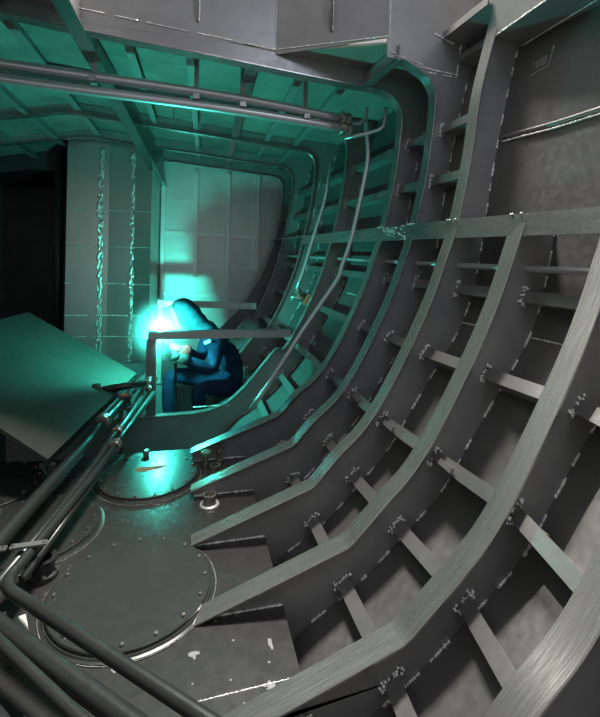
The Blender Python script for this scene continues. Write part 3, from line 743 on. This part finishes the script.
# ------------------------------------------------------------------ welder
def skin(name, joints, edges, root, m, parent, sub=2):
    """joints: name -> (xyz, radius); grown into one continuous skin"""
    keys = list(joints); idx = {k: i for i, k in enumerate(keys)}
    me = bpy.data.meshes.new(name)
    me.from_pydata([joints[k][0] for k in keys], [(idx[a], idx[b]) for a, b in edges], [])
    o = bpy.data.objects.new(name, me); COL.objects.link(o)
    md = o.modifiers.new('Skin', 'SKIN'); md.use_smooth_shade = True
    sd = o.modifiers.new('Sub', 'SUBSURF'); sd.levels = sub; sd.render_levels = sub
    for k in keys:
        r = joints[k][1]; r = r if isinstance(r, tuple) else (r, r)
        me.skin_vertices[0].data[idx[k]].radius = r
        me.skin_vertices[0].data[idx[k]].use_root = (k == root)
    bpy.context.view_layer.update()
    ev = bpy.data.meshes.new_from_object(o.evaluated_get(bpy.context.evaluated_depsgraph_get()))
    o.modifiers.clear(); o.data = ev; ev.name = name
    ev.materials.clear(); ev.materials.append(M[m])
    for p in ev.polygons: p.use_smooth = True
    o.parent = parent; o.location = -V(parent.location)
    return o
P = thing('person', 'person crouching in a navy coverall and hooded mask, welding with gloved hands', 'person', (.43, 4.28, -1.40))
J = {
 'pelvis': ((.44, 4.29, -1.22), (.145, .125)), 'waist': ((.40, 4.27, -1.06), (.135, .115)), 'chest': ((.305, 4.24, -.885), (.15, .125)), 'upper': ((.225, 4.235, -.785), (.125, .10)),
 'neck': ((.125, 4.228, -.70), .062), 'head': ((-.02, 4.225, -.59), (.085, .085)), 'crown': ((-.055, 4.225, -.545), .07),
 'Lsh': ((.255, 4.09, -.825), .082), 'Lel': ((.215, 3.98, -1.045), .060), 'Lfa': ((.08, 3.95, -.985), .056), 'Lwr': ((-.03, 3.93, -.925), .040),
 'Rsh': ((.19, 4.385, -.83), .080), 'Rel': ((.10, 4.31, -1.03), .058), 'Rfa': ((.03, 4.22, -.95), .052), 'Rwr': ((-.03, 4.13, -.89), .040),
 'Lhip': ((.40, 4.20, -1.25), .115), 'Lth': ((.24, 4.13, -1.225), .098), 'Lkn': ((.085, 4.09, -1.225), .078), 'Lsn': ((.11, 4.09, -1.42), .066), 'Lan': ((.13, 4.09, -1.60), .052),
 'Rhip': ((.38, 4.40, -1.26), .115), 'Rth': ((.11, 4.37, -1.20), .095), 'Rkn': ((-.165, 4.35, -1.165), .078), 'Rsn': ((-.165, 4.34, -1.40), .066), 'Ran': ((-.16, 4.34, -1.63), .052),
}
Ed = [('pelvis', 'waist'), ('waist', 'chest'), ('chest', 'upper'), ('upper', 'neck'), ('neck', 'head'), ('head', 'crown'), ('upper', 'Lsh'), ('Lsh', 'Lel'), ('Lel', 'Lfa'), ('Lfa', 'Lwr'),
      ('upper', 'Rsh'), ('Rsh', 'Rel'), ('Rel', 'Rfa'), ('Rfa', 'Rwr'), ('pelvis', 'Lhip'), ('Lhip', 'Lth'), ('Lth', 'Lkn'), ('Lkn', 'Lsn'), ('Lsn', 'Lan'),
      ('pelvis', 'Rhip'), ('Rhip', 'Rth'), ('Rth', 'Rkn'), ('Rkn', 'Rsn'), ('Rsn', 'Ran')]
skin('body', J, Ed, 'pelvis', 'cloth', P)
# hood with neck cape
def fused(name, balls, m, parent, vox=.012):
    bm = bmesh.new()
    for c, r in balls:
        bmesh.ops.create_icosphere(bm, subdivisions=3, radius=1, matrix=Matrix.Translation(c) @ Matrix.Diagonal((*r, 1)))
    o = finish(bm, name, m, parent, True); loc = o.location.copy()
    md = o.modifiers.new('Remesh', 'REMESH'); md.mode = 'VOXEL'; md.voxel_size = vox; md.use_smooth_shade = True
    sm = o.modifiers.new('Smooth', 'SMOOTH'); sm.iterations = 6; sm.factor = .6
    bpy.context.view_layer.update()
    ev = bpy.data.meshes.new_from_object(o.evaluated_get(bpy.context.evaluated_depsgraph_get()))
    o.modifiers.clear(); o.data = ev; ev.name = name
    ev.materials.clear(); ev.materials.append(M[m])
    for p in ev.polygons: p.use_smooth = True
    return o
ho = fused('hood', [((-.05, 4.225, -.548), (.118, .108, .112)), ((.005, 4.228, -.59), (.112, .105, .112)), ((.07, 4.23, -.655), (.10, .10, .09)), ((.14, 4.235, -.715), (.115, .115, .075)), ((.19, 4.235, -.75), (.10, .13, .06))], 'hood', P)
ho['label'] = 'blue cloth hood with a neck cape'
# face mask: a curved shield in front of the face, with lens
def shield():
    bm = bmesh.new(); c = V((-.06, 4.22, -.575)); fw = V((-.93, 0, -.37)).normalized(); up = V((-.37, 0, .93)).normalized(); sd_ = V((0, 1, 0))
    rows = []
    for j in range(9):
        v = -.16 + .26 * j / 8; row = []
        for i in range(13):
            a = -1.25 + 2.5 * i / 12; w = .105 - .035 * max(0, -v / .16) 
            row.append(bm.verts.new(c + fw * (.02 + .085 * math.cos(a)) + sd_ * w * math.sin(a) + up * v))
        rows.append(row)
    for j in range(8):
        for i in range(12): bm.faces.new((rows[j][i], rows[j][i + 1], rows[j + 1][i + 1], rows[j + 1][i]))
    bmesh.ops.solidify(bm, geom=bm.faces[:], thickness=.006)
    return bm, c, fw, up
bm, c, fw, up = shield(); mk = finish(bm, 'welding_mask', 'mask', P, True); mk['label'] = 'grey curved welding mask'
bm = bmesh.new(); obox(bm, c + fw * .108 + up * .03, (0, .05, 0), up * .028, fw * .006); ln = finish(bm, 'lens', 'lens', mk); ln.location = (0, 0, 0)
# boots
for s, (x, y, z) in (('L', (.13, 4.09, -1.60)), ('R', (-.16, 4.34, -1.63))):
    skin('boot', {'top': ((x, y, z + .06), .058), 'ank': ((x - .005, y, z - .01), .056), 'heel': ((x + .02, y, z - .045), .048), 'ball': ((x - .12, y, z - .05), (.05, .04)), 'toe': ((x - .18, y, z - .055), (.042, .032))},
         [('top', 'ank'), ('ank', 'heel'), ('ank', 'ball'), ('ball', 'toe')], 'ank', 'boot', P)
# gloved hands: palm, four unequal fingers curled round the torch / rod, thumb on the side
def glove(name, wrist, d, side, pn, m, label, L=1.):
    d = V(d).normalized(); side = V(side); side = (side - d * side.dot(d)).normalized(); pn = d.cross(side) * pn
    w = V(wrist); J = {}; E = []
    J['cuff'] = (w - d * .085, .056); J['w'] = (w, .036); J['p'] = (w + d * .055, (.042, .028)); E += [('cuff', 'w'), ('w', 'p')]
    for k, (o, ln_) in enumerate(((-.033, .066), (-.011, .076), (.011, .072), (.033, .056))):
        b0 = w + d * .078 + side * o
        p1 = b0 + d * ln_ * .42 * L + pn * .006; p2 = p1 + (d * .35 + pn * .9) * ln_ * .36 * L; p3 = p2 + (-d * .55 + pn * .6) * ln_ * .32 * L
        J[f'k{k}'] = (b0, .0135); J[f'a{k}'] = (p1, .0120); J[f'b{k}'] = (p2, .0112); J[f'c{k}'] = (p3, .0098)
        E += [('p', f'k{k}'), (f'k{k}', f'a{k}'), (f'a{k}', f'b{k}'), (f'b{k}', f'c{k}')]
    tb = w + d * .022 - side * .036; t1 = tb - side * .022 + d * .028 + pn * .012; t2 = t1 + d * .026 + pn * .018
    J['t0'] = (tb, .016); J['t1'] = (t1, .0135); J['t2'] = (t2, .011); E += [('w', 't0'), ('t0', 't1'), ('t1', 't2')]
    o = skin(name, J, E, 'w', m, P); o['label'] = label
skinL = glove('glove', (-.055, 3.925, -.91), (-.9, -.05, .32), (0, .35, .9), 1, 'darkglove', 'dark leather gauntlet holding the torch')
skinR = glove('glove', (-.045, 4.10, -.875), (-.85, -.30, .22), (.1, .6, .75), 1, 'redglove', 'red leather gauntlet steadying the torch')
bm = bmesh.new(); obox(bm, (.165, 4.012, -.80), (.026, -.008, .012), (.003, .005, 0), (-.006, 0, .012)); pt_ = finish(bm, 'shoulder_patch', 'pale', P)
# torch held by the dark glove
t = thing('welding_torch', 'welding torch with a bent neck and trailing hose in the gloved hands', 'torch', (-.14, 3.93, -.86))
bm = bmesh.new(); tube(bm, smooth_path([(-.10, 3.925, -.93), (-.14, 3.915, -.89), (-.16, 3.90, -.84), (-.175, 3.885, -.79)], 5), .016, 12); finish(bm, 'handle', 'rubber', t, True)
bm = bmesh.new(); tube(bm, smooth_path([(-.175, 3.885, -.79), (-.185, 3.875, -.765), (-.20, 3.865, -.745)], 5), .009, 10); finish(bm, 'neck', 'brass', t, True)
bm = bmesh.new(); lathe(bm, (-.20, 3.865, -.745), [(.013, 0), (.013, .03), (.009, .045)], 12, (-.25, -.2, .9)); finish(bm, 'nozzle', 'brass', t)
bm = bmesh.new(); tube(bm, smooth_path([(-.10, 3.925, -.93), (-.10, 3.95, -1.05), (-.10, 3.98, -1.25), (-.06, 3.95, -1.5), (.0, 3.95, -1.7)], 6), .013, 10); finish(bm, 'hose', 'rubber', t, True)

# ------------------------------------------------------------------ light
ARC = V((-.215, 3.845, -.664))
em = bpy.data.materials.new('arc_glow'); em.use_nodes = True
nt = em.node_tree; nt.nodes.clear(); e = nt.nodes.new('ShaderNodeEmission'); oo = nt.nodes.new('ShaderNodeOutputMaterial')
e.inputs['Color'].default_value = (.07, 1, .80, 1); e.inputs['Strength'].default_value = 6300
nt.links.new(e.outputs[0], oo.inputs[0]); M['arc'] = em
bm = bmesh.new(); bmesh.ops.create_icosphere(bm, subdivisions=3, radius=.022, matrix=Matrix.Translation(ARC))
tag(finish(bm, 'welding_arc', 'arc', None, True), 'dazzling white-teal welding arc at the tip of the torch', 'arc')
fm = bpy.data.materials.new('arc_glow_fume'); fm.use_nodes = True
nt = fm.node_tree; nt.nodes.clear(); oo = nt.nodes.new('ShaderNodeOutputMaterial'); vs_ = nt.nodes.new('ShaderNodeVolumeScatter')
tc = nt.nodes.new('ShaderNodeTexCoord'); gr = nt.nodes.new('ShaderNodeTexGradient'); gr.gradient_type = 'QUADRATIC_SPHERE'
mp = nt.nodes.new('ShaderNodeMapping'); mp.inputs['Scale'].default_value = (3.2, 3.2, 3.2)
nt.links.new(tc.outputs['Object'], mp.inputs['Vector']); nt.links.new(mp.outputs['Vector'], gr.inputs['Vector'])
ml = nt.nodes.new('ShaderNodeMath'); ml.operation = 'MULTIPLY'; ml.inputs[1].default_value = 2.6
nt.links.new(gr.outputs['Fac'], ml.inputs[0]); nt.links.new(ml.outputs[0], vs_.inputs['Density']); nt.links.new(vs_.outputs[0], oo.inputs['Volume'])
M['fume'] = fm
bm = bmesh.new(); bmesh.ops.create_icosphere(bm, subdivisions=3, radius=.31)  # scatter volume added to give the arc its wide glow
fo = finish(bm, 'arc_glow_fume', 'fume', None, True); fo.location = ARC + V((0, 0, .01)); fo['kind'] = 'stuff'
tag(fo, 'puff of fume added around the arc for its glow', 'smoke')
def lamp(kind, name, loc, energy, color, aim=None, **kw):
    d = bpy.data.lights.new(name, kind); d.energy = energy; d.color = color
    for k, v in kw.items(): setattr(d, k, v)
    o = bpy.data.objects.new(name, d); COL.objects.link(o); o.location = loc
    if aim is not None: o.rotation_euler = (V(aim) - V(loc)).to_track_quat('-Z', 'Y').to_euler()
    return o
lamp('AREA', 'hatch_daylight', (.95, 3.05, 4.6), 820, (1., .97, .92), (.8, 1.3, -.6), shape='RECTANGLE', size=1.2, size_y=.8)
lamp('AREA', 'open_hatch_sky', (1.2, -.3, 2.4), 16, (.74, .81, 1.), (1.0, 2.4, .9), shape='RECTANGLE', size=1.0, size_y=.7)
lamp('SPOT', 'added_frame_spot', (.1, 2.3, 1.9), 620, (1., .96, .88), (1.2, .55, -.75), spot_size=.46, spot_blend=.7, shadow_soft_size=.018)  # added spot without a fixture, brightens the nearest frame and shell strip
w = bpy.data.worlds.new('world'); SC.world = w; w.use_nodes = True
w.node_tree.nodes['Background'].inputs[0].default_value = (.545, .55, .575, 1); w.node_tree.nodes['Background'].inputs[1].default_value = .8

# ------------------------------------------------------------------ camera
cd = bpy.data.cameras.new('camera'); cam = bpy.data.objects.new('camera', cd); COL.objects.link(cam)
cd.sensor_fit = 'HORIZONTAL'; cd.sensor_width = 36.; cd.lens = 36. * 450. / 600.
cd.clip_start = .02; cd.clip_end = 50
th = math.atan(110 / 450.); ro = math.radians(1.15)
fwd = V((math.sin(th), math.cos(th), 0)); rt = V((math.cos(th), -math.sin(th), 0)); upv = V((0, 0, 1))
R = rt * math.cos(ro) + upv * math.sin(ro); U = -rt * math.sin(ro) + upv * math.cos(ro)
mt = Matrix((R, U, -fwd)).transposed().to_4x4(); cam.matrix_world = mt
cd.shift_y = -(358.5 - 252.2) / 600.
SC.camera = cam
SC.view_settings.view_transform = 'Standard'; SC.view_settings.look = 'None'
SC.view_settings.exposure = 0.; SC.view_settings.gamma = 1.
SC.cycles.use_denoising = True
SC.cycles.max_bounces = 8; SC.cycles.sample_clamp_indirect = 4.
